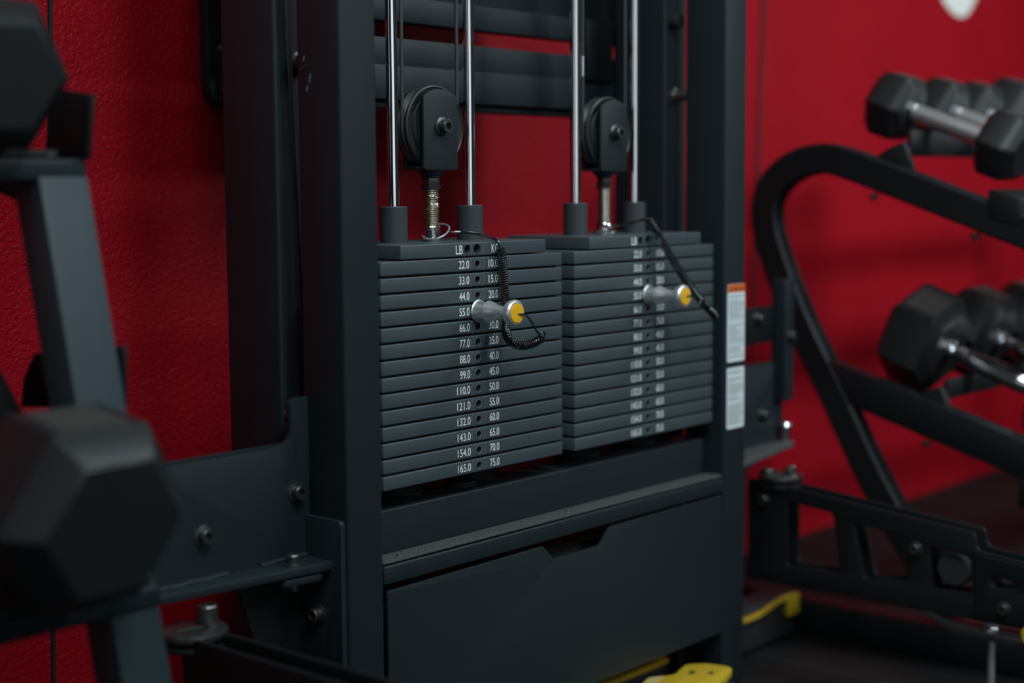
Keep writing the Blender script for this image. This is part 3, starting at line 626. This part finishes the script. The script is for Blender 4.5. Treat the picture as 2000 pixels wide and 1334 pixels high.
for (yr, zr) in ((-0.2800, 0.079), (-0.3400, -0.362)):
    MB().poly_prism([(RX-0.02, yr+0.026, zr+0.006), (RX-0.02, yr+0.026, zr-0.040), (RX-0.02, yr-0.026, zr-0.050), (RX-0.02, yr-0.026, zr-0.008)], (1.58, 0, 0), 0.002).build('front_rail', M_arm, rk)
gU = 'hex dumbbells on the upper tier of the right rack'; gL = 'hex dumbbells on the lower tier of the right rack'
def rackdb(x, tier, R, L, grip, label, spin=0.0, **k):
    n = Vector((0, -math.sin(TI), math.cos(TI)))
    c = Vector((x, -0.142, 0.188) if tier else (x, -0.2190, -0.2150)) + n*(0.0 if tier else 0.0065)
    return dumbbell(c, label, R, L, grip, TI, spin, gU if tier else gL, **k)
rackdb(0.985, 1, 0.060, 0.070, 0.135, 'hex dumbbell nearest the machine on the upper tier of the right rack', 0.0, straight=True)
rackdb(1.150, 1, 0.060, 0.070, 0.135, 'second hex dumbbell from the machine on the upper tier of the right rack', 0.0)
rackdb(1.290, 1, 0.060, 0.070, 0.135, 'third hex dumbbell from the machine on the upper tier, smaller than the one after it', 0.0, straight=False)
rackdb(1.445, 1, 0.074, 0.085, 0.125, 'large hex dumbbell standing tallest, fourth along the upper tier of the right rack', 0.0, straight=False)
rackdb(1.62, 1, 0.070, 0.080, 0.125, 'hex dumbbell at the far end of the upper tier, cut by the photo edge', 0.0, straight=False)
rackdb(1.004, 0, 0.0885, 0.098, 0.170, 'big hex dumbbell nearest the machine on the lower tier of the right rack', -0.42, straight=False)
rackdb(1.200, 0, 0.084, 0.092, 0.170, 'second big hex dumbbell from the machine on the lower tier of the right rack', 0.0, straight=False)
rackdb(1.395, 0, 0.084, 0.092, 0.170, 'third big hex dumbbell on the lower tier of the right rack, at the photo edge', 0.0, straight=False)

# ------------------------------------------------------------------ left dumbbell rack, close to the camera
lk = thing('dumbbell_rack', (-0.9, 0.05, FL), 'dark grey dumbbell rack with slanted leg in the left foreground', 'dumbbell rack', 'dumbbell racks')
LX1, LX0 = -0.5400, -0.5930
lcx, lw = (LX0+LX1)/2, LX1-LX0
lfront = lambda z: 0.0018-0.232*(0.0985-z)            # front face of the slanted leg
for X in (lcx, -1.55):
    MB().beam((X, lfront(0.10)+0.0235, 0.10), (X, lfront(FL+0.05)+0.0235, FL+0.05), lw, 0.046, up=(0, 1, 0), bevel=0.003).build('leg', M_leg, lk)
    MB().box(X-0.026, X+0.026, -0.36, 0.40, FL, FL+0.06, 0.003).build('foot_rail', M_arm, lk)
    MB().beam((X, 0.33, FL+0.05), (X, 0.17, 0.20), 0.05, 0.046, up=(0, 1, 0), bevel=0.003).build('rear_leg', M_arm, lk)
    MB().beam((X+0.020, 0.040, 0.085), (X+0.020, 0.270, 0.140), 0.008, 0.04, bevel=0.001).build('tier_arm', M_arm, lk)
    MB().beam((X+0.020, -0.060, -0.285), (X+0.020, 0.290, -0.245), 0.008, 0.04, bevel=0.001).build('tier_arm', M_arm, lk)
MB().box(-1.6, LX1, 0.0040, 0.075, 0.0995, 0.1210, 0.004, 3).build('front_rail', M_black, lk)
MB().box(-1.6, LX1, -0.0910, -0.030, -0.2937, -0.2720, 0.004, 3).build('front_rail', M_black, lk)
MB().box(-1.6, LX1-0.03, 0.006, 0.066, 0.1208, 0.1290, 0.002).build('rail_pad', M_bumper, lk)
MB().box(-1.6, LX1-0.03, -0.090, -0.040, -0.2722, -0.2590, 0.002).build('rail_pad', M_bumper, lk)
MB().box(-1.6, LX1, 0.190, 0.235, 0.145, 0.160, 0.003, 3).build('rear_rail', M_black, lk)
MB().box(-1.6, LX1, 0.100, 0.150, -0.236, -0.220, 0.003, 3).build('rear_rail', M_black, lk)
MB().poly_prism([(LX1-0.006, -0.0024, 0.1200), (LX1-0.006, -0.0138, 0.1799), (LX1-0.006, 0.0518, 0.1892), (LX1-0.006, 0.0687, 0.1200)], (0.006, 0, 0), 0.001).build('end_plate', M_arm, lk)
MB().poly_prism([(-0.536, -0.0370, -0.0540), (-0.536, -0.034, -0.112), (-0.536, 0.1435, -0.128), (-0.536, 0.137, -0.099), (-0.536, 0.116, -0.071)], (0.006, 0, 0), 0.001).build('gusset', M_arm, lk)
MB().bolt((-0.575, 0.012, 0.121), (0, 0, 1), 0.008, 0.004, False).build('bolt', M_zinc, lk)
MB().bolt((LX1-0.010, -0.080, -0.272), (0, 0, 1), 0.006, 0.008, False).build('bolt', M_zinc, lk)
gK = 'hex dumbbells on the left rack'
T2 = math.radians(9)
def leftdb(fc, R, L, grip, tilt, label, face, ch):
    ax = Vector((0, -math.cos(tilt), -math.sin(tilt)))
    c = Vector(fc) - ax*(L+grip/2)
    return dumbbell(c, label, R, L, grip, tilt, 0.0, gK, chamf=ch, face=face)
leftdb((-0.655, -0.192, -0.1865), 0.0910, 0.122, 0.125, T2, 'large hex dumbbell in the left foreground, on the lower tier of the left rack', 0.735, 0.027)
leftdb((-0.655, -0.056, 0.1880), 0.0750, 0.100, 0.125, T2, 'hex dumbbell on the upper tier of the left rack, cut by the photo edge', 0.71, 0.022)

# ------------------------------------------------------------------ yellow things near the floor
t = thing('foot_pedal', (0.40, -0.06, FL), 'yellow plastic pedal with two dark dart marks in front of the drawer', 'pedal')
PZ = -0.606
out = [(0.3290, -0.0050), (0.3620, 0.0060), (0.3830, -0.0080), (0.3990, -0.0150), (0.4270, -0.0060), (0.4480, -0.0010), (0.4690, -0.0210), (0.4790, -0.0520), (0.4740, -0.0640), (0.4400, -0.0760), (0.3300, -0.1050), (0.2700, -0.0900), (0.2700, -0.0300)]
MB().plate([rpoly(out, 0.008)], 'z', PZ-0.006, 0.012, 0.002).build('tread', M_yellow, t)
MB().plate([rpoly([(0.3320, -0.0065), (0.3610, 0.0030), (0.3800, -0.0100), (0.3500, -0.0190)], 0.003)], 'z', PZ+0.0003, 0.0006).build('worn_patch', M_yelworn, t)
MB().plate([rpoly([(0.2900, -0.030), (0.3250, -0.0120), (0.3420, -0.0230), (0.3080, -0.046)], 0.003)], 'z', PZ+0.0003, 0.0006).build('worn_patch', M_yelworn, t)
MB().plate([[(0.4100, -0.0300), (0.4240, -0.0250), (0.4270, -0.0330), (0.4150, -0.0360)]], 'z', PZ+0.0003, 0.0006).build('dart_mark', M_bumper, t)
MB().plate([[(0.4280, -0.0500), (0.4440, -0.0500), (0.4330, -0.0590)]], 'z', PZ+0.0003, 0.0006).build('dart_mark', M_bumper, t)
MB().box(0.28, 0.45, -0.088, -0.020, FL, PZ-0.011, 0.004).build('base_block', M_bumper, t)
t = thing('storage_tray', (0.42, 0.06, FL), 'low black tray with a yellow lip on the floor under the drawer', 'tray')
MB().box(0.30, 0.502, 0.068, 0.088, FL, -0.6315, 0.002).build('tray_body', M_bumper, t)
MB().poly_prism([(0.30, 0.0665, -0.6310), (0.502, 0.0665, -0.6310), (0.502, 0.0885, -0.6220), (0.30, 0.0885, -0.6220)], (0, 0, 0.006), 0.001).build('tray_lip', M_yellow, t)
t = thing('floor_block', (0.78, 0.07, FL), 'low black block with yellow trim on the floor beneath the right swing arm', 'block')
MB().box(0.64, 0.868, 0.060, 0.115, FL+0.0005, -0.5900, 0.012, 3).build('pad_body', M_rubber, t)
ty = [(0.640, 0.056, -0.6060), (0.700, 0.056, -0.6060), (0.740, 0.056, -0.6050), (0.775, 0.056, -0.5990), (0.810, 0.056, -0.5950), (0.850, 0.056, -0.5950)]
MB().sweep(spline(ty, 5), 0.008, 0.008, (0, 1, 0), 0.001).box(0.822, 0.862, 0.050, 0.060, -0.628, -0.592, 0.004).build('yellow_trim', M_yellow, t)
